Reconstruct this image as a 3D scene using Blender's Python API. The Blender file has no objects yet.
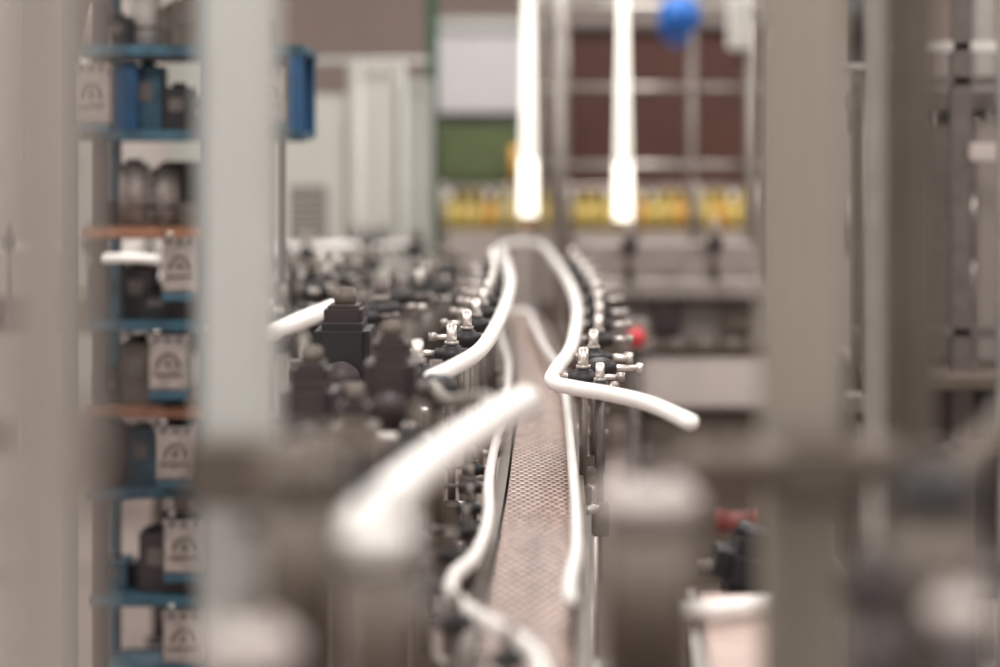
import bpy, bmesh, math, random
from mathutils import Vector, Matrix
random.seed(4)
F=2361.0; VH=150.0; CZ=1.55
def W(u,v,d):            # metres in the hall from a measured bearing and a distance
    return Vector(((u-500)/F*d, d, CZ-(v-VH)/F*d))
def H(u,v,h):            # point lying h metres below eye height
    d=F*h/(v-VH); return Vector(((u-500)/F*d, d, CZ-h))
def lin(c):
    return tuple(((x/255)/12.92 if x/255<=0.04045 else (((x/255)+0.055)/1.055)**2.4) for x in c)+(1,)
def mat(name,c,rough=0.5,metal=0.0,var=0.12,scale=12,emis=0,bump=0.0):
    m=bpy.data.materials.new(name); m.use_nodes=True; nt=m.node_tree; b=nt.nodes['Principled BSDF']
    b.inputs['Roughness'].default_value=rough; b.inputs['Metallic'].default_value=metal
    tc=nt.nodes.new('ShaderNodeTexCoord'); n=nt.nodes.new('ShaderNodeTexNoise'); n.inputs['Scale'].default_value=scale; n.inputs['Detail'].default_value=5
    r=nt.nodes.new('ShaderNodeValToRGB'); L=lin(c)
    r.color_ramp.elements[0].position=0.3; r.color_ramp.elements[1].position=0.7
    r.color_ramp.elements[0].color=tuple(x*(1-var) for x in L[:3])+(1,)
    r.color_ramp.elements[1].color=tuple(min(1,x*(1+var)) for x in L[:3])+(1,)
    nt.links.new(tc.outputs['Object'],n.inputs['Vector']); nt.links.new(n.outputs['Fac'],r.inputs['Fac']); nt.links.new(r.outputs['Color'],b.inputs['Base Color'])
    if bump:
        bp=nt.nodes.new('ShaderNodeBump'); bp.inputs['Strength'].default_value=bump; nt.links.new(n.outputs['Fac'],bp.inputs['Height']); nt.links.new(bp.outputs['Normal'],b.inputs['Normal'])
    if emis:
        b.inputs['Emission Color'].default_value=L; b.inputs['Emission Strength'].default_value=emis
    return m
M=dict(
 white=mat('white_plastic',(236,233,229),0.35,var=0.04),
 steel=mat('stainless_steel',(162,156,150),0.38,0.7,var=0.12,scale=30),
 bright=mat('bright_steel',(214,208,202),0.3,0.7,var=0.06,scale=30),
 dull=mat('dull_steel',(104,96,92),0.5,0.5,var=0.2,scale=30),
 post=mat('painted_post_grey',(172,163,154),0.5,0.1,var=0.06,scale=6),
 postl=mat('painted_post_light',(192,192,187),0.45,0.1,var=0.05,scale=6),
 postr=mat('painted_post_taupe',(152,144,132),0.5,0.1,var=0.05,scale=6),
 brown=mat('brown_grey_cast',(92,82,73),0.5,0.2,var=0.15),
 dark=mat('dark_rubber',(22,20,21),0.5,var=0.2),
 dbrown=mat('dark_brown_paint',(46,36,35),0.5,var=0.25),
 blue=mat('blue_paint',(24,74,114),0.5,var=0.2),
 teal=mat('teal_worn_paint',(44,78,94),0.6,var=0.45,scale=20),
 orange=mat('orange_brown_wood',(136,92,68),0.6,var=0.3,scale=20),
 mould=mat('cast_aluminium',(152,142,137),0.5,0.3,var=0.25,scale=40,bump=0.2),
 cream=mat('cream_cabinet',(204,204,195),0.5,var=0.04,scale=3),
 grey=mat('grey_cabinet',(172,174,168),0.5,var=0.05,scale=3),
 green=mat('green_paint',(46,84,58),0.5,var=0.1),
 olive=mat('olive_green_paint',(76,88,52),0.5,var=0.15),
 maroon=mat('brown_shutter',(76,43,32),0.65,var=0.12,scale=4),
 yellow=mat('yellow_plastic',(186,164,88),0.45,var=0.15),
 amber=mat('amber_plastic',(195,145,62),0.4,var=0.1),
 red=mat('red_paint',(205,60,68),0.4,var=0.1),
 dred=mat('dull_red_paint',(128,68,64),0.5,var=0.15),
 sky=mat('blue_plastic',(35,105,190),0.45,var=0.1),
 machine=mat('machine_beige_grey',(136,127,122),0.5,0.1,var=0.1,scale=5),
 machl=mat('machine_light',(182,173,168),0.5,0.1,var=0.06,scale=5),
 pink=mat('pink_belt',(162,141,132),0.55,var=0.1,scale=60),
 lamp=mat('lamp_tube_glow',(255,249,232),0.4,var=0.0,emis=1.9),
 lampup=mat('lamp_tube_upper',(250,247,236),0.4,var=0.0,emis=1.0),
 ceilamp=mat('ceiling_tube_glow',(255,250,240),0.4,var=0.0,emis=6),
 cable=mat('cable_grey',(120,116,110),0.6,var=0.1),
 wallc=mat('wall_plaster',(154,138,131),0.8,var=0.06,scale=1.5),
 floorm=mat('floor_concrete',(140,126,121),0.45,var=0.12,scale=2.5),
 ceil=mat('ceiling_paint',(215,212,206),0.8,var=0.03,scale=2),
 curtain=mat('pale_sheet',(194,192,194),0.6,var=0.04,scale=2),
)
def beltmat():
    m=bpy.data.materials.new('modular_belt'); m.use_nodes=True; nt=m.node_tree; b=nt.nodes['Principled BSDF']
    b.inputs['Roughness'].default_value=0.42
    tc=nt.nodes.new('ShaderNodeTexCoord'); br=nt.nodes.new('ShaderNodeTexBrick')
    br.inputs['Scale'].default_value=1.0; br.inputs['Brick Width'].default_value=0.016; br.inputs['Row Height'].default_value=0.0254
    br.inputs['Mortar Size'].default_value=0.004; br.inputs['Mortar Smooth'].default_value=0.2
    br.inputs['Color1'].default_value=lin((212,182,168)); br.inputs['Color2'].default_value=lin((170,142,130)); br.inputs['Mortar'].default_value=lin((62,45,40))
    bp=nt.nodes.new('ShaderNodeBump'); bp.inputs['Strength'].default_value=0.6; bp.inputs['Distance'].default_value=0.002; bp.invert=True
    nt.links.new(tc.outputs['Object'],br.inputs['Vector']); nt.links.new(br.outputs['Color'],b.inputs['Base Color'])
    nt.links.new(br.outputs['Fac'],bp.inputs['Height']); nt.links.new(bp.outputs['Normal'],b.inputs['Normal'])
    return m
M['belt']=beltmat()

class A:
    def __init__(s,name,parent=None):
        s.name=name; s.bm=bmesh.new(); s.ms=[]; s.parent=parent
    def mi(s,k):
        if k not in s.ms: s.ms.append(k)
        return s.ms.index(k)
    def merge(s,t,k,smooth=False):
        i=s.mi(k)
        for f in t.faces: f.material_index=i; f.smooth=smooth
        me=bpy.data.meshes.new('tmp'); t.to_mesh(me); t.free(); s.bm.from_mesh(me); bpy.data.meshes.remove(me)
    def box(s,c,sz,k,bev=0.003,rot=None):
        t=bmesh.new(); bmesh.ops.create_cube(t,size=1); bmesh.ops.scale(t,vec=Vector(sz),verts=t.verts)
        if bev: bmesh.ops.bevel(t,geom=list(t.edges),offset=min(bev,min(sz)*0.3),segments=2,affect='EDGES')
        if rot is not None: bmesh.ops.rotate(t,cent=(0,0,0),matrix=rot,verts=t.verts)
        bmesh.ops.translate(t,vec=Vector(c),verts=t.verts); s.merge(t,k)
    def span(s,x0,x1,y0,y1,z0,z1,k,bev=0.004):
        s.box(((x0+x1)/2,(y0+y1)/2,(z0+z1)/2),(abs(x1-x0),abs(y1-y0),abs(z1-z0)),k,bev)
    def cyl(s,p0,p1,r,k,r1=None,seg=20,bev=0.0):
        p0=Vector(p0);p1=Vector(p1);d=p1-p0
        t=bmesh.new(); bmesh.ops.create_cone(t,cap_ends=True,segments=seg,radius1=r,radius2=r if r1 is None else r1,depth=d.length)
        if bev:
            es=[e for e in t.edges if len(e.link_faces)==2 and any(len(f.verts)>4 for f in e.link_faces)]
            bmesh.ops.bevel(t,geom=es,offset=bev,segments=3,affect='EDGES')
        q=Vector((0,0,1)).rotation_difference(d.normalized()).to_matrix()
        bmesh.ops.rotate(t,cent=(0,0,0),matrix=q,verts=t.verts); bmesh.ops.translate(t,vec=(p0+p1)/2,verts=t.verts)
        s.merge(t,k,True)
    def sph(s,c,r,k,sc=(1,1,1)):
        t=bmesh.new(); bmesh.ops.create_uvsphere(t,u_segments=18,v_segments=12,radius=r); bmesh.ops.scale(t,vec=Vector(sc),verts=t.verts)
        bmesh.ops.translate(t,vec=Vector(c),verts=t.verts); s.merge(t,k,True)
    def tube(s,pts,r,k,seg=14,rz=None,sub=6):
        P=cr(pts,sub); rz=rz or r; t=bmesh.new(); rings=[]
        for i,p in enumerate(P):
            a=P[max(0,i-1)];b=P[min(len(P)-1,i+1)];tg=(b-a).normalized()
            up=Vector((0,0,1)) if abs(tg.z)<0.95 else Vector((0,1,0))
            sd=tg.cross(up).normalized(); u2=sd.cross(tg).normalized()
            for j,(q,f) in enumerate(([(p-tg*r*0.8,0.45)] if i==0 else [])+[(p,1)]+([(p+tg*r*0.8,0.45)] if i==len(P)-1 else [])):
                rings.append([t.verts.new(q+sd*math.cos(2*math.pi*n/seg)*r*f+u2*math.sin(2*math.pi*n/seg)*rz*f) for n in range(seg)])
        for a,b in zip(rings,rings[1:]):
            for n in range(seg): t.faces.new((a[n],a[(n+1)%seg],b[(n+1)%seg],b[n]))
        t.faces.new(rings[0][::-1]); t.faces.new(rings[-1]); bmesh.ops.recalc_face_normals(t,faces=t.faces)
        s.merge(t,k,True)
    def done(s):
        me=bpy.data.meshes.new(s.name); s.bm.to_mesh(me); s.bm.free()
        for k in s.ms: me.materials.append(M[k])
        o=bpy.data.objects.new(s.name,me); bpy.context.collection.objects.link(o)
        if s.parent: o.parent=s.parent
        return o
def cr(pts,sub=6):
    P=[Vector(p) for p in pts]
    if len(P)<3 or sub<2: return P
    out=[]
    for i in range(len(P)-1):
        p0=P[max(0,i-1)];p1=P[i];p2=P[i+1];p3=P[min(len(P)-1,i+2)]
        for j in range(sub):
            t=j/sub
            out.append(0.5*((2*p1)+(-p0+p2)*t+(2*p0-5*p1+4*p2-p3)*t*t+(-p0+3*p1-3*p2+p3)*t**3))
    out.append(P[-1]); return out
def empty(n):
    e=bpy.data.objects.new(n,None); bpy.context.collection.objects.link(e); return e
def resample(P,step,start=0,end=1e9):
    out=[];acc=0;nxt=start
    for a,b in zip(P,P[1:]):
        L=(b-a).length
        while nxt<=acc+L and nxt<=end:
            t=(nxt-acc)/L; out.append((a.lerp(b,t),(b-a).normalized())); nxt+=step
        acc+=L
    return out

# ---------------- room ----------------
o=A('floor');o.span(-7,7,-3,16.2,-0.1,0,'floorm',0);o.done()
o=A('wall_back');o.span(-7,7,16,16.2,0,4.5,'wallc',0);o.done()
o=A('wall_left');o.span(-7.2,-7,-3,16.2,0,4.5,'wallc',0);o.done()
o=A('wall_right');o.span(7,7.2,-3,16.2,0,4.5,'wallc',0);o.done()
o=A('ceiling');o.span(-7.2,7.2,-3,16.2,4.5,4.6,'ceil',0);o.done()

def light(name,loc,size,power,col=(1,0.965,0.94),sy=None):
    l=bpy.data.lights.new(name,'AREA'); l.energy=power; l.color=col; l.shape='RECTANGLE'; l.size=size; l.size_y=sy or size
    b=bpy.data.objects.new(name,l); b.location=loc; bpy.context.collection.objects.link(b)
for i,(x,y) in enumerate([(-4,1),(0,1.5),(4,1),(-4,6),(0,6),(4,6),(-4,11.5),(0.5,11.5),(4,11.5)]):
    f=A('ceiling_lamp'); f.span(x-.35,x+.35,y-1.1,y+1.1,4.38,4.5,'cream',0.01)
    for dx in(-.2,.2): f.cyl((x+dx,y-1,4.36),(x+dx,y+1,4.36),0.02,'ceilamp')
    f.done()
    light('ceiling_light',(x,y,4.3),1.4,122,sy=2.2)
w=bpy.data.worlds.new('World'); bpy.context.scene.world=w; w.use_nodes=True
w.node_tree.nodes['Background'].inputs[0].default_value=(1,0.965,0.94,1); w.node_tree.nodes['Background'].inputs[1].default_value=0.9

# ---------------- main conveyor ----------------
conv=empty('bottle_conveyor')
BH=0.6; BW=0.112
bp=[Vector((-0.03,1.2,CZ-BH)),Vector((0.0,2.0,CZ-BH))]+[H(u,v,BH) for u,v in [(530,600),(539,500),(541,450),(541,400),(533,350),(523,320)]]+[Vector((0.0,9.2,CZ-BH)),Vector((-0.1,9.8,CZ-BH))]
BP=cr(bp,10)
b=A('belt',conv)
for p,t in resample(BP,0.0254):
    sd=Vector((t.y,-t.x,0)); ang=math.atan2(t.y,t.x)-math.pi/2
    b.box(p-Vector((0,0,0.004)),(BW,0.0234,0.008),'belt',0.0015,Matrix.Rotation(ang,3,'Z'))
b.done()
fr=A('frame',conv)
for side in(-1,1):
    off=[p+Vector((t.y,-t.x,0))*side*(BW/2+0.014) for p,t in resample(BP,0.12)]
    for a,c in zip(off,off[1:]):
        d=c-a;mid=(a+c)/2; ang=math.atan2(d.y,d.x)-math.pi/2
        fr.box(mid-Vector((0,0,0.075)),(0.006,d.length+0.002,0.13),'steel',0,Matrix.Rotation(ang,3,'Z'))
        fr.box(mid-Vector((0,0,0.007)),(0.018,d.length+0.002,0.012),'brown',0,Matrix.Rotation(ang,3,'Z'))
for p,t in resample(BP,1.3,0.5):
    sd=Vector((t.y,-t.x,0))
    for side in(-1,1):
        q=p+sd*side*0.085; fr.cyl((q.x,q.y,0.03),(q.x,q.y,0.9),0.022,'steel'); fr.cyl((q.x,q.y,0),(q.x,q.y,0.03),0.045,'dark')
    a=p+sd*0.1;c=p-sd*0.1; fr.cyl((a.x,a.y,0.25),(c.x,c.y,0.25),0.015,'steel'); fr.box((p.x,p.y,0.84),(0.2,0.04,0.04),'steel')
for a,c in zip(*(lambda R:(R,R[1:]))([q for q,_ in resample(BP,0.3)])):
    d=c-a; fr.box((a+c)/2-Vector((0,0,0.12)),(BW+0.02,d.length+0.004,0.01),'dbrown',0,Matrix.Rotation(math.atan2(d.y,d.x)-math.pi/2,3,'Z'))
fr.done()
Lu=[H(u,v,.36) for u,v in [(432,378),(452,368),(480,350),(496,326),(507,300),(510,280),(506,263)]]
far=[H(501,247,.37),H(520,243,.38),H(541,245,.39)]
Ru=[H(u,v,h) for u,v,h in [(556,262,.40),(571,288,.41),(577,310,.42),(575,333,.42),(569,352,.42),(556,370,.42),(553,382,.42),(575,388,.42),(610,394,.42),(650,404,.42),(690,422,.42)]]
g=A('upper_guide_rail',conv); g.tube(Lu+far+Ru,0.0150,'white',rz=0.0135); g.done()
near=[H(526,401,.30),H(500,415,.30),H(455,445,.30),H(410,480,.30),H(362,525,.30)]
g=A('infeed_guide_rail',conv); g.tube(near,0.019,'white')
g.tube([H(432,378,.36),Vector((-0.10,3.5,CZ-.35)),Vector((-0.07,3.2,CZ-.34)),Vector((-.02,2.95,CZ-.31)),H(500,415,.30)],0.009,'steel');g.done()
Ll=[H(u,v,.55) for u,v in [(497,312),(499,330),(503,345),(508,362),(508,385),(503,415),(495,445),(489,480),(488,520),(475,556),(455,575),(452,592),(470,612),(505,632),(535,655),(545,690)]]
Rl=[H(u,v,.55) for u,v in [(510,312),(528,312),(535,328),(546,350),(560,370),(566,400),(571,450),(575,500),(576,550),(570,580),(570,600)]]
g=A('lower_guide_rail',conv); g.tube(Ll,0.0085,'white',rz=0.011); g.tube(Rl,0.0085,'white',rz=0.011); g.done()

def clamp(a,p,out,zb,scale=1.0,post=True,cap='steel',pin='bright',gap=0.042):
    """rail clamp: p on rail, out = outward unit vector, zb = z of frame to stand on"""
    s=scale; o=out; c=p+o*gap*s
    a.cyl(p,c,0.006*s,'steel')
    a.cyl(c-Vector((0,0,.018*s)),c+Vector((0,0,.012*s)),0.02*s,'dark',bev=.004*s)
    a.cyl(c-o*.026*s-Vector((0,0,.004)),c+o*.028*s-Vector((0,0,.004)),0.0125*s,'dark',seg=8)
    a.cyl(c+o*.026*s,c+o*.062*s,0.0045*s,pin); a.cyl(c+o*.056*s,c+o*.07*s,0.008*s,cap,seg=8)
    a.cyl(c+Vector((0,0,.01*s)),c+Vector((0,0,.050*s)),0.0085*s,pin,bev=.002*s)
    a.cyl(c+Vector((0,0,.014*s)),c+Vector((0,0,.02*s)),0.014*s,cap,seg=6)
    if post:
        a.cyl((c.x,c.y,zb),(c.x,c.y,c.z-.015*s),0.007*s,'dull')
        q=Vector((c.x,c.y,zb)); a.box(q+Vector((0,0,-.02)),(.03,.03,.06),'brown')
        a.cyl(q-o*0.05,q+o*0.02,0.008,'steel')
cl=A('rail_clamps',conv)
LP=cr(Lu,8); RP=cr(Ru[:7],8)
for p,t in resample(LP,0.36,0.10):
    clamp(cl,p,Vector((-t.y,t.x,0)).normalized(),CZ-BH-0.03,1.05)
for p,t in resample(RP[::-1],0.44,0.1):
    clamp(cl,p,Vector((t.y,-t.x,0)).normalized()*(1 if t.y>0 else -1)*-1 if False else Vector((abs(t.y),-t.x*(1 if t.y>0 else -1),0)).normalized(),CZ-BH-0.03,1.1,gap=0.05)
for p,o in [(H(590,390,.42),Vector((.5,.86,0)))]:
    clamp(cl,p,o,CZ-BH-0.03,0.9)
for p in near[2:]: clamp(cl,p-Vector((0,0,.01)),Vector((-.85,.5,0)).normalized(),CZ-BH-.02,1.0,cap='dark',pin='brown')
for p,t in resample(cr(Ll,6)[40:],0.22,0.0):
    clamp(cl,p,Vector((t.y,-t.x,0)).normalized()*(1 if t.y<0 else -1),CZ-BH-.05,0.7,cap='dull',pin='dull')
cl.done()
k=A('clamp_cluster',conv)
c=H(437,390,.36); k.sph(c,.030,'dark',(1.1,1,.85)); k.cyl(c-Vector((.06,0,-.01)),c,.008,'steel'); k.cyl(c-Vector((0,0,.25)),c,.013,'brown'); k.box(c-Vector((.0,0,.26)),(.05,.05,.09),'brown')
c2=c+Vector((-.03,-.25,-.04)); k.cyl(c2-Vector((.05,0,0)),c2+Vector((.03,0,0)),.007,'bright'); k.cyl(c2-Vector((0,0,.22)),c2+Vector((0,0,.02)),.011,'steel'); k.sph(c2,.02,'dark')
c3=H(600,368,.42);k.sph(c3,.026,'dark',(1.3,1,.8)); k.cyl(c3,c3+Vector((.075,0,.0)),.006,'bright'); k.cyl(c3+Vector((.07,0,0)),c3+Vector((.082,0,.0)),.01,'bright'); k.cyl(c3-Vector((.0,0,.2)),c3,.01,'dull'); k.cyl(c3-Vector((.08,0,.2)),c3-Vector((0,0,.2)),.01,'dull')
c4=H(612,358,.42); k.cyl(c4,c4+Vector((.04,0,0)),.006,'bright'); k.cyl(c4+Vector((.03,0,0)),c4+Vector((.042,0,0)),.011,'bright'); k.cyl(c4-Vector((.06,0,0)),c4,.009,'dark')
for u,v in((412,372),(408,390),(404,410),(388,438)):
    p=W(u,v,4.0); k.cyl(p,p+Vector((.07,0,0)),.0055,'bright'); k.cyl(p-Vector((.008,0,0)),p,.009,'bright',seg=8)
p=W(436,360,4.0); k.cyl((p.x,4.0,.9),(p.x,4.0,p.z),.011,'dull'); k.cyl((p.x,4,.9),(.0,4.0,.9),.01,'dull')
k.done()

def conveyor2(name,pts,w,zt,rail=True,step=.22,mb='dbrown',cs=1.4,legs=True,rails=(-1,1),rh=.2,pin='dull',clamps=True):
    e=empty(name); P=cr(pts,8)
    a=A('bed',e)
    R=resample(P,0.15)
    for (p,t),(q,_) in zip(R,R[1:]):
        d=q-p; ro=Matrix.Rotation(math.atan2(d.y,d.x)-math.pi/2,3,'Z')
        a.box((p+q)/2-Vector((0,0,.004)),(w,d.length-.003,.008),'pink' if mb=='pink' else 'brown',0.001,ro)
        sd=Vector((t.y,-t.x,0))
        for s in(-1,1): a.box((p+q)/2+sd*s*(w/2+.01)-Vector((0,0,.06)),(.012,d.length+.002,.13),mb if mb!='pink' else 'steel',0,ro)
    if legs:
        for p,t in resample(P,1.1,.3):
            sd=Vector((t.y,-t.x,0))
            for s in(-1,1):
                q=p+sd*s*(w/2); a.cyl((q.x,q.y,.02),(q.x,q.y,zt-.1),.022,'dull'); a.cyl((q.x,q.y,0),(q.x,q.y,.02),.04,'dark')
            l=p+sd*(w/2);r=p-sd*(w/2); a.cyl((l.x,l.y,.3),(r.x,r.y,.3),.014,'dull')
    a.done()
    if rail:
        if rails:
            a=A('guide_rails',e)
            for s in rails:
                a.tube([p+Vector((t.y,-t.x,0))*s*(w/2+.01)+Vector((0,0,rh)) for p,t in resample(P,.4)],.013,'white')
            a.done()
        if clamps:
            a=A('rail_clamps',e)
            for s in(-1,1):
                for p,t in resample(P,step,.05):
                    sd=Vector((t.y,-t.x,0))*s
                    pp=p+sd*(w/2+.01)+Vector((random.uniform(-.02,.02),random.uniform(-.04,.04),rh+random.uniform(-.03,.03)))
                    clamp(a,pp,sd,zt-.06,cs*random.uniform(.75,1.15),cap=random.choice(['dull','dark','brown','steel']),pin=random.choice([pin,'dull','steel','brown']))
            a.done()
    return e
zt=.95
conveyor2('return_conveyor',[Vector((-.44,5.3,zt)),Vector((-.41,6.0,zt)),Vector((-.37,6.8,zt)),Vector((-.33,7.6,zt)),Vector((-.32,8.4,zt))],.14,zt,step=.19,cs=1.5,rails=(1,))
conveyor2('feed_conveyor',[Vector((-1.05,7.1,zt)),Vector((-.95,7.7,zt)),Vector((-.84,8.3,zt))],.14,zt,step=.2,cs=1.5,rails=(-1,))
conveyor2('cross_conveyor',[Vector((-2.6,9.35,zt+.02)),Vector((-1.5,9.15,zt+.02)),Vector((-1.0,9.1,zt+.02)),Vector((-.7,9.25,zt+.02)),Vector((-.42,9.6,zt+.02))],.16,zt+.02,step=.25,cs=1.6,rails=(-1,1))
a=A('side_guide_rail'); p0=W(268,334,5.0);p1=W(333,308,5.15)
a.tube([p0,(p0+p1)/2,p1],.02,'white')
for p in(p0.lerp(p1,.2),p0.lerp(p1,.8)): a.cyl((p.x,p.y,0),(p.x,p.y,p.z),.012,'dull'); a.sph((p.x,p.y,p.z-.03),.025,'dark'); a.cyl((p.x,p.y,0),(p.x,p.y,.02),.05,'dull')
a.done()
def gearbox(name,c,s,k='dark'):
    a=A(name); c=Vector(c)
    a.box(c,(.10*s,.2*s,.2*s),k,.015); a.box(c+Vector((.0,0,.11*s)),(.07*s,.12*s,.04*s),'dbrown',.008)
    a.cyl(c+Vector((0,0,.12*s)),c+Vector((0,0,.16*s)),.02*s,'brown',bev=.004); a.cyl(c-Vector((0,.13*s,0)),c-Vector((0,.09*s,0)),.035*s,'dbrown')
    a.cyl(c-Vector((.1*s,0,-.02)),c+Vector((.1*s,0,.02)),.012*s,'dull')
    a.box(c-Vector((0,0,.115*s)),(.12*s,.16*s,.03*s),'brown'); a.cyl((c.x,c.y,0.02),(c.x,c.y,c.z-.1*s),.025,'dull'); a.box((c.x,c.y,.01),(.16,.16,.02),'brown')
    return a.done()
gearbox('drive_gearbox',W(345,375,4.75),1.1)
gearbox('drive_gearbox',W(392,402,3.45),.75,'dbrown')
gearbox('drive_gearbox',W(312,432,3.5),.8,'dbrown')
gearbox('drive_gearbox',W(355,458,3.1),.6,'brown')

# ---------------- mould rack ----------------
Y=6.0
rack=A('mould_storage_rack')
def X(u,d=Y): return (u-500)/F*d
def Z(v,d=Y): return CZ-(v-VH)/F*d
shelves=[(50,62,305,'teal'),(135,70,300,'teal'),(232,80,205,'orange'),(325,82,205,'teal'),(412,85,208,'orange'),(492,85,210,'teal'),(600,88,212,'teal'),(690,88,212,'teal')]
for v,u0,u1,kk in shelves:
    rack.span(X(u0),X(u1),Y,Y+.42,Z(v+4),Z(v-4),kk,.002)
    rack.span(X(u0),X(u1),Y-.012,Y,Z(v+6),Z(v-5),kk,.002)
    rack.span(X(u0)+.02,X(u1)-.02,Y+.43,Y+.45,Z(v+6),Z(v-5),'dbrown',.002)
    if v>200: rack.span(X(145),X(205),Y+.3,Y+.32,Z(v),Z(v-70),'dbrown',.002)  # dark back strip: its colour stands in for shade inside the rack
for u in(66,98): rack.span(X(u)-.02,X(u)+.02,Y+.0,Y+.03,0,Z(-60),'dbrown' if u==98 else 'teal')
for u,yy in((208,Y+.01),(88,Y+.40),(208,Y+.40)): rack.span(X(u)-.016,X(u)+.016,yy,yy+.03,0,Z(-60),'teal')
rack.span(X(60),X(305),Y,Y+.42,Z(-60),Z(-52),'teal')
rack.span(X(288),X(303),Y-.01,Y+.03,Z(138),Z(45),'blue'); rack.span(X(110),X(134),Y+.05,Y+.1,Z(131),Z(62),'blue')
rack.span(X(275),X(283),Y+.02,Y+.05,0,Z(50),'dbrown')
rack.span(X(288),X(303),Y+.38,Y+.42,Z(138),Z(45),'blue')
rack.span(X(205),X(280),Y+.2,Y+.22,Z(130),Z(60),'dbrown')
rack.done()
mb=A('mould_blocks')
def mould(x,y,z,w,h,d=.1,k='mould'):
    mb.span(x-w/2,x+w/2,y,y+d,z,z+h,k,.005)
    mb.span(x-w/2-.003,x+w/2+.003,y-.004,y+d*.9,z+h*.88,z+h,'machine',.003)
    for n in range(3): mb.cyl((x-w*.3+n*w*.3,y-.010,z+h*.94),(x-w*.3+n*w*.3,y,z+h*.94),.006,'dbrown',seg=8)
    pts=[(x+math.cos(a)*w*.28,y-.002,z+h*.45+math.sin(a)*h*.22) for a in [math.pi*i/8 for i in range(9)]]
    mb.tube(pts,.0045,'brown',seg=8,sub=1)
    mb.cyl((x,y-.006,z+h*.5),(x,y,z+h*.5),w*.08,'brown')
    mb.box((x,y-.002,z+h*.3),(w*.8,.008,h*.05),'brown',.002)
    mb.box((x,y-.002,z+h*.12),(w*.8,.01,h*.14),k,.002)
    mb.cyl((x-w*.35,y+d*.5,z+h),(x-w*.35,y+d*.5,z+h+.012),.008,'bright')
for u,v0,v1,w in [(180,238,293,36),(168,336,391,38),(176,427,480,42),(185,520,574,42),(184,612,664,42),(266,68,122,34),(90,64,124,34),(252,66,122,20)]:
    y=Y-.06; mould(X(u,y),y,Z(v1,y),w/F*y,(v1-v0)/F*y)
    mb.box((X(u,y),Y+.0,Z(v1,y)-.01),(w/F*y,.14,.02),'teal')
mb.done()
st=A('shelf_parts')
for v,u0,u1,_ in shelves[:7]:
    base=Z(v-4); u=u0+16
    while u<min(u1,215)-12:
        ty=random.choice('cbbbdb'); yy=Y+random.uniform(.1,.2); x=X(u)
        if ty=='c': h=random.uniform(.12,.17); st.cyl((x,yy,base),(x,yy,base+h),.04,random.choice(['white','machl','mould']),bev=.006); st.cyl((x,yy,base+h*.3),(x,yy,base+h*.34),.042,'dull'); st.cyl((x,yy,base+h),(x,yy,base+h+.01),.02,'dull')
        elif ty=='b': 
            h=random.uniform(.06,.17); st.box((x,yy,base+h/2),(.085,.12,h),random.choice(['dark','dbrown','teal','dbrown','dark','brown'])); st.box((x,yy-.06,base+h*.6),(.04,.012,h*.3),'dull'); st.cyl((x,yy,base+h),(x,yy,base+h+.012),.02,'dark')
        else:
            for n in range(3): st.cyl((x,yy,base+.022*n),(x,yy,base+.02+.022*n),.046-.006*n,'dark' if n%2==0 else 'dbrown',bev=.003)
        u+=random.uniform(22,32)
for x in(255,228): 
    st.cyl((X(x),Y+.2,Z(46)),(X(x),Y+.2,Z(46)+.08),.03,'dark',bev=.004); st.cyl((X(x),Y+.1,Z(131)),(X(x),Y+.1,Z(131)+.06),.03,'dbrown',bev=.004)
st.cyl((X(92),Y+.05,Z(46)),(X(92),Y+.05,Z(0)),.045,'machl',r1=.015)
st.tube([(X(106),Y-.03,Z(258)),(X(130),Y-.05,Z(257)),(X(165),Y-.03,Z(259))],.013,'white')
st.done()
o=A('pale_partition')
for i in range(7):
    x=-3.9+i*.37; o.span(x,x+.34,12.2,12.24,.15,2.6,'machl' if i%2 else 'grey',.004); o.span(x+.34,x+.37,12.18,12.26,0,2.6,'grey',.004)
    o.box((x+.17,12.19,1.5),(.1,.02,.06),'grey',.004)
o.done()

# ---------------- background ----------------
def cabinet(name,x0,x1,y0,y1,z1,k,doors=2,louvre=True):
    a=A(name); a.span(x0,x1,y0+.02,y1,.08,z1,k,.01); a.span(x0+.02,x1-.02,y0+.05,y1-.02,0,.08,'dark')
    w=(x1-x0)/doors
    for i in range(doors):
        a.span(x0+i*w+.008,x0+(i+1)*w-.008,y0,y0+.025,.12,z1-.03,k,.006)
        a.box((x0+(i+1)*w-.05,y0-.012,z1*.6),(.025,.03,.14),'dark')
        if louvre:
            a.box((x0+(i+.5)*w,y0-.002,z1*.62+.12),(w*.5,.008,.32),'machine',.002)
            for j in range(9): a.box((x0+(i+.5)*w,y0-.006,z1*.62+j*.03),(w*.45,.012,.012),'grey',.002,Matrix.Rotation(.4,3,'X'))
    return a.done()
d=10.0
def X10(u): return (u-500)/F*d
def Z10(v): return CZ-(v-VH)/F*d
cabinet('electrical_cabinet',X10(262),X10(342),10.3,10.8,Z10(92),'cream',1)
cabinet('electrical_cabinet',X10(344),X10(392),10.2,10.8,Z10(62),'cream',1,False)
cabinet('electrical_cabinet',X10(394),X10(428),10.3,10.8,Z10(75),'grey',1,False)
a=A('cabinet_pipe_frame')
for u in(275,357,402): x=(u-500)/F*10.05; a.cyl((x,10.1,0),(x,10.1,1.94),.016,'postl'); a.cyl((x,10.1,0),(x,10.1,.02),.04,'postl')
a.cyl(((270-500)/F*10.05,10.1,1.93),((428-500)/F*10.05,10.1,1.93),.014,'postl'); a.done()
a=A('green_pillar'); x=(432-500)/F*10.9; a.span(x-.028,x+.028,10.9,10.96,.02,4.5,'green'); a.box((x,10.93,.01),(.14,.14,.02),'green'); a.box((x,10.93,4.49),(.14,.14,.02),'green'); a.done()
a=A('green_machine'); d=13.0
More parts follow.
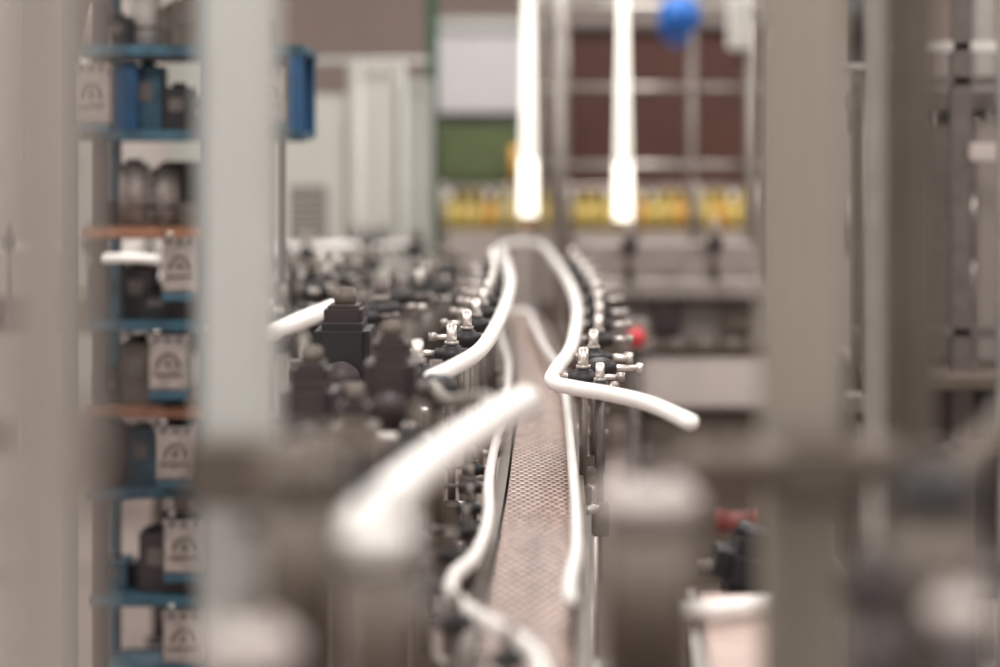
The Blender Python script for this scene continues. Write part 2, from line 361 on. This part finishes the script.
xx=lambda u:(u-500)/F*d; zz=lambda v:CZ-(v-VH)/F*d
a.span(xx(436),xx(522),13.0,13.6,0.1,zz(124),'olive',.02); a.span(xx(440),xx(518),12.98,13.0,zz(178),zz(132),'olive',.01); a.span(xx(450),xx(505),12.96,13.0,zz(200),zz(186),'dark'); a.cyl((xx(516),12.92,zz(185)),(xx(516),12.92,zz(145)),.03,'amber'); a.cyl((xx(516),12.92,zz(190)),(xx(516),12.92,zz(185)),.04,'dark')
for s in(440,518): a.span(xx(s)-.03,xx(s)+.03,13,13.06,0,.12,'dark')
a.span(xx(436),xx(530),13.05,13.5,zz(124),zz(112),'dark',.01); a.done()
a=A('strip_curtain')
for i in range(10): x0=(438-500)/F*14+i*.058; a.span(x0,x0+.054,14+.01*(i%2),14.006+.01*(i%2),.02,2.26,'curtain',.001)
a.span((436-500)/F*14,(438-500)/F*14+.6,13.97,14.05,2.26,2.33,'grey')
for xx_ in((436-500)/F*14-.03,(438-500)/F*14+.6): a.span(xx_-.02,xx_+.02,13.98,14.04,0,2.33,'grey')
a.done()
a=A('brown_roller_shutter'); d=14.5
X0=(537-500)/F*d;X1=(775-500)/F*d
for i in range(23): a.span(X0,X1,14.5,14.54,i*.1,i*.1+.097,'maroon',.01)
a.span(X0-.06,X0,14.45,14.6,0,2.4,'dbrown'); a.span(X1,X1+.06,14.45,14.6,0,2.4,'grey'); a.span(X0-.06,X1+.06,14.4,14.7,2.3,2.62,'machine',.02)
a.done()
a=A('pipe_railing'); d=11.5
q=lambda u,v:Vector(((u-500)/F*d,d,CZ-(v-VH)/F*d))
for u,r in((560,.042),(692,.018),(752,.03)):
    p=q(u,0); a.cyl((p.x,d,0),(p.x,d,2.9),r,'steel'); a.cyl((p.x,d,0),(p.x,d,.02),r*2,'steel')
for v,r in((88,.018),(166,.022),(8,.03)): a.cyl(q(538,v),q(770,v),r,'steel')
p=q(538,0); a.cyl((p.x,d,0),(p.x,d,2.9),.018,'steel')
a.done()
a=A('hose_reel'); c=q(677,17); c.y-=.12
a.cyl(c-Vector((0,.05,0)),c+Vector((0,.05,0)),.085,'sky',bev=.01,seg=28); a.cyl(c-Vector((0,.07,0)),c-Vector((0,.045,0)),.1,'sky',seg=28,bev=.005); a.cyl(c-Vector((0,.09,0)),c+Vector((0,.06,0)),.02,'sky'); a.cyl(c+Vector((0,.05,0)),c+Vector((.06,.1,0)),.012,'steel')
a.tube([c+Vector((-.08,0,0)),c+Vector((-.08,0,-.08)),c+Vector((-.0,0,-.14)),c+Vector((.06,.02,-.06))],.014,'sky'); a.done()
a=A('junction_box'); c=q(738,24); c.y-=.12
a.box(c,(.12,.1,.26),'white',.01); a.box(c-Vector((0,.052,0)),(.1,.01,.23),'cream'); a.cyl(c-Vector((0,0,.13)),c-Vector((0,0,.2)),.012,'dark'); a.cyl(c+Vector((0,.05,0)),c+Vector((.04,.08,0)),.012,'steel'); a.done()
for u,vb in((528,216),(623,220)):
    d=10.0; x=(u-500)/F*d; zb=CZ-(vb-VH)/F*d
    a=A('hanging_tube_lamp'); a.cyl((x,d,zb),(x,d,zb+.24),.041,'lamp',r1=.036); a.cyl((x,d,zb+.24),(x,d,zb+1.0),.036,'lampup',r1=.018)
    a.cyl((x,d,zb-.006),(x,d,zb+.01),.034,'bright'); a.cyl((x,d,zb+1.0),(x,d,zb+1.05),.02,'grey'); a.cyl((x,d,zb+1.05),(x,d,4.5),.004,'cable'); a.cyl((x,d,4.46),(x,d,4.5),.05,'grey'); a.done()
d=12.0; x0=(440-500)/F*d; x1=(765-500)/F*d; zt2=CZ-(233-VH)/F*d
a=A('accumulation_table'); a.span(x0,x1,12,12.7,zt2-.05,zt2,'machine',.01); a.span(x0,x1,11.98,12,zt2-.35,zt2+.015,'machl',.004)
for x in(x0+.05,(x0+x1)/2,x1-.05):
    for y in(12.06,12.64): a.cyl((x,y,0),(x,y,zt2-.05),.03,'steel')
a.cyl((x0,11.97,zt2+.23),(x1,11.97,zt2+.23),.012,'steel')
for i in range(6): x=x0+.02+i*(x1-x0-.04)/5; a.cyl((x,11.97,zt2-.1),(x,11.97,zt2+.25),.012,'steel')
a.done()
a=A('yellow_bottles')
n=int((x1-x0)/.07)
for r in range(3):
    for i in range(n):
        x=x0+.04+i*.07; y=12.1+r*.12; kk='yellow' if random.random()<.85 else 'amber'; h=random.uniform(.0,.01)
        a.cyl((x,y,zt2),(x,y,zt2+.13+h),.03,kk,seg=10); a.cyl((x,y,zt2+.13+h),(x,y,zt2+.17+h),.03,kk,r1=.013,seg=10); a.cyl((x,y,zt2+.17+h),(x,y,zt2+.2+h),.014,'white' if i%3==0 else 'yellow',seg=10)
a.done()
a=A('packing_machine'); d=8.5
gx=lambda u,dd=8.5:(u-500)/F*dd; gz=lambda v,dd=8.5:CZ-(v-VH)/F*dd
a.span(gx(592),gx(775),8.5,9.2,gz(300),gz(283),'machine',.01)
a.span(gx(600),gx(775),8.6,9.2,gz(345),gz(300),'machine',.01)
a.span(gx(585),gx(775),8.9,9.3,gz(283),gz(250),'machine',.01)
a.span(gx(640),gx(775),8.3,9.1,gz(350),gz(340),'brown',.01)
a.span(gx(640),gx(775),8.3,9.2,gz(405),gz(352),'machl',.02)
a.span(gx(644),gx(775),8.34,9.2,.0,gz(412),'brown',.01)
a.span(gx(596),gx(640),8.55,9.0,gz(420),gz(345),'brown',.01)
for u in(600,635): a.cyl((gx(u),8.6,0),(gx(u),8.6,gz(415)),.025,'steel')
for u,v in((630,246),(715,244)):
    c=Vector((gx(u,8.4),8.4,gz(v,8.4))); a.sph(c,.03,'dbrown',(1,1,1.3)); a.cyl(c,c+Vector((0,0,-.13)),.014,'brown'); a.cyl(c,c+Vector((0,.5,-.02)),.018,'steel'); a.cyl(c+Vector((0,0,.03)),c+Vector((0,0,.09)),.01,'steel')
a.box((gx(668),8.55,gz(318)),(.1,.06,.13),'dbrown',.01); a.box((gx(740),8.58,gz(322)),(.12,.04,.1),'brown',.01)
for i in range(8): a.cyl((gx(650+i*14,8.28),8.3,gz(345)),(gx(650+i*14,8.28),8.3,gz(334)),.010,'brown' if i%2 else 'machine')
a.done()
a=A('emergency_stop_button'); c=Vector(((636-500)/F*7,7,CZ-(337-150)/F*7))
a.cyl(c,c+Vector((0,-.04,0)),.028,'red',bev=.006); a.cyl(c,c+Vector((0,.03,0)),.015,'grey'); a.box(c+Vector((0,.06,0)),(.08,.06,.1),'machine',.006); a.cyl((c.x,c.y+.06,0),(c.x,c.y+.06,c.z-.05),.015,'dull'); a.cyl((c.x,c.y+.06,0),(c.x,c.y+.06,.02),.07,'steel'); a.done()

a=A('bottle_filling_machine'); d=6.5
rx=lambda u,dd=6.5:(u-500)/F*dd; rz=lambda v,dd=6.5:CZ-(v-VH)/F*dd
for u,dd,w_,kk in((878,3.1,.024,'steel'),(858,6.6,.04,'brown'),(962,6.4,.06,'dull'),(1012,6.0,.06,'steel'),(985,7.2,.06,'steel')):
    a.span(rx(u,dd)-w_/2,rx(u,dd)+w_/2,dd,dd+.05,0,2.5,kk,.006)
for v,kk in((48,'bright'),(82,'dull'),(330,'dull'),(445,'dull')):
    a.span(rx(845),rx(1060),6.4,6.44,rz(v+5),rz(v-5),kk,.004)
for y in(3.1,6.6): a.span(.48 if y<4 else rx(845),1.55,y,y+.04,2.42,2.48,'steel')
a.span(1.0,1.6,6.55,7.2,.3,.92,'dbrown',.02)
a.span(1.0,1.6,6.2,7.2,.92,.95,'brown')
for i in range(7):
    x=1.03+i*.085; a.cyl((x,6.8,.95),(x,6.8,1.25),.025,'steel'); a.cyl((x,6.8,1.25),(x,6.8,1.42),.034,'brown' if i%2 else 'steel'); a.cyl((x,6.8,1.42),(x,6.8,1.6),.012,'steel'); a.cyl((x,6.8,1.6),(x,6.8,1.66),.034,'dark' if i%3==0 else 'steel')
a.span(1.0,1.6,6.72,6.9,1.66,1.72,'dull')
a.span(1.27,1.40,6.36,6.4,1.52,1.57,'machl')
for i,x in enumerate((1.05,1.18,1.33)): a.span(x,x+.1,6.6,6.63,.95,1.62,'machine' if i%2==0 else 'dull',.01)
a.done()
a=A('mixer_motor'); c=W(868,18,5.8); a.cyl(c-Vector((0,0,.12)),c+Vector((0,0,.1)),.055,'dark',bev=.01); a.cyl(c+Vector((0,0,.1)),c+Vector((0,0,.14)),.03,'dbrown'); a.cyl(c-Vector((0,0,.1)),(c.x,c.y,.95),.012,'dull'); a.box(c-Vector((0,0,.12)),(.13,.12,.015),'steel'); a.box((c.x,c.y,.93),(.12,.12,.04),'dull'); a.cyl((c.x,c.y,0),(c.x,c.y,.93),.03,'dull'); a.done()
cabinet('control_cabinet',(790-500)/F*9.8,(1060-500)/F*9.8,9.8,10.3,2.0,'machine',4,False)

oc=conveyor2('outfeed_conveyor',[Vector((.29,2.4,.93)),Vector((.31,2.9,.93)),Vector((.335,3.3,.93))],.11,.93,mb='pink',rails=(),clamps=False)
a=A('end_rail',oc); a.tube([W(680,612,3.05),W(735,608,3.1),W(800,598,3.15)],.013,'white'); a.cyl(W(700,611,3.07),W(700,611,3.07)-Vector((0,0,.09)),.008,'dull'); a.cyl(W(795,600,3.15),W(795,600,3.15)-Vector((0,0,.09)),.008,'dull'); a.done()
a=A('sensor_box'); c=W(752,568,3.55); a.box(c,(.12,.14,.09),'dark',.025,Matrix.Rotation(.25,3,'Y')); a.cyl(c+Vector((0,0,.04)),c+Vector((.01,0,.06)),.03,'dark'); a.cyl(c-Vector((.08,0,0)),c,.014,'dull'); a.span(c.x-.02,c.x+.02,c.y-.02,c.y+.02,0,c.z-.05,'steel'); a.box((c.x,c.y,.01),(.14,.14,.02),'steel'); a.done()
a=A('red_valve'); c=W(738,522,7.0); a.cyl(c-Vector((.05,0,0)),c+Vector((.05,0,0)),.03,'dred',bev=.004); a.cyl(c-Vector((.065,0,0)),c-Vector((.05,0,0)),.04,'dred'); a.cyl(c+Vector((.05,0,0)),c+Vector((.065,0,0)),.04,'dred'); a.cyl((c.x,c.y,0),(c.x,c.y,c.z),.015,'dull'); a.done()

# ---------------- foreground posts ----------------
def fpost(name,u,d,w,k,z1=2.6,dep=.06):
    a=A(name); x=(u-500)/F*d
    a.span(x-w/2,x+w/2,d,d+dep,0.015,z1,k,.006)
    a.span(x-w*.12,x+w*.12,d-.004,d+.002,.1,z1-.02,k,.001)
    a.box((x,d+dep/2,.008),(w*2.2,w*2.2,.016),k)
    for s in(-1,1): a.cyl((x+s*w*.8,d+dep/2,.016),(x+s*w*.8,d+dep/2,.03),.01,'steel',seg=6)
    return a
a=fpost('machine_frame_post',32,1.15,.038,'post')
c=W(95,455,1.3); a.box(c,(.045,.04,.055),'dbrown',.01); a.cyl(W(32,455,1.2),c,.014,'brown'); a.done()
a=fpost('machine_frame_post',236,2.0,.064,'postl'); a.done()
a=fpost('machine_frame_post',806,2.0,.068,'postr'); a.done()
a=fpost('machine_frame_post',915,2.1,.044,'brown'); a.done()
a=A('cross_bar'); p0=W(695,468,1.93);p1=W(900,462,1.93)
a.cyl(p0,p1,.019,'brown'); a.sph(p0,.019,'brown')
p=W(812,470,1.95); a.box(p,(.075,.08,.055),'brown',.008)
a.done()
def stand(name,u,v,d,r,k,cap,side=None):
    a=A(name); t=W(u,v,d)
    a.cyl((t.x,d,0),(t.x,d,.03),r*1.9,'brown'); a.cyl((t.x,d,.03),(t.x,d,t.z-.1),r*.8,k); a.cyl((t.x,d,t.z-.16),(t.x,d,t.z-.03),r,k,bev=.006)
    a.cyl((t.x,d,t.z-.03),(t.x,d,t.z),r*1.08,cap,bev=.008); a.cyl((t.x,d,t.z),(t.x,d,t.z+.015),r*.35,'dull',seg=6)
    if side is not None:
        q=W(*side); a.cyl((t.x,d,t.z-.09),(q.x,q.y,t.z-.09),r*.3,'dull'); a.sph((q.x,q.y,t.z-.09),r*.5,'dark')
    return a.done()
stand('guide_support_stand',648,482,1.8,.037,'brown','machl')
stand('guide_support_stand',300,455,1.7,.028,'brown','brown',(350,500,1.75))
stand('guide_support_stand',378,515,1.6,.022,'brown','white',(430,520,1.8))
stand('guide_support_stand',250,625,1.5,.028,'brown','machl')
stand('guide_support_stand',935,470,1.7,.03,'brown','dark',(1000,500,1.8))
stand('guide_support_stand',960,590,1.5,.018,'dbrown','machl')
stand('guide_support_stand',880,560,1.6,.02,'dbrown','dbrown')
a=A('diagonal_brace'); a.cyl(W(862,585,1.9),W(1030,395,1.9),.014,'brown'); a.cyl(W(862,585,1.9),(W(862,585,1.9).x,1.9,0),.012,'brown'); a.sph(W(862,585,1.9),.02,'dbrown'); a.done()
a=A('left_tie_bar'); a.cyl(W(205,470,1.95),W(345,447,1.95),.017,'brown'); a.box(W(236,472,1.95),(.075,.07,.05),'brown'); a.done()

# ---------------- camera ----------------
cam=bpy.data.cameras.new('camera'); co=bpy.data.objects.new('camera',cam); bpy.context.collection.objects.link(co)
co.location=(0,0,CZ); co.rotation_euler=(math.radians(90),0,0)
cam.sensor_width=36; cam.lens=85; cam.shift_y=-(333.5-VH)/1000
cam.clip_start=.05; cam.dof.use_dof=True; cam.dof.focus_distance=4.35; cam.dof.aperture_fstop=1.5
bpy.context.scene.camera=co
sc=bpy.context.scene; sc.view_settings.view_transform='Standard'; sc.view_settings.exposure=0.2
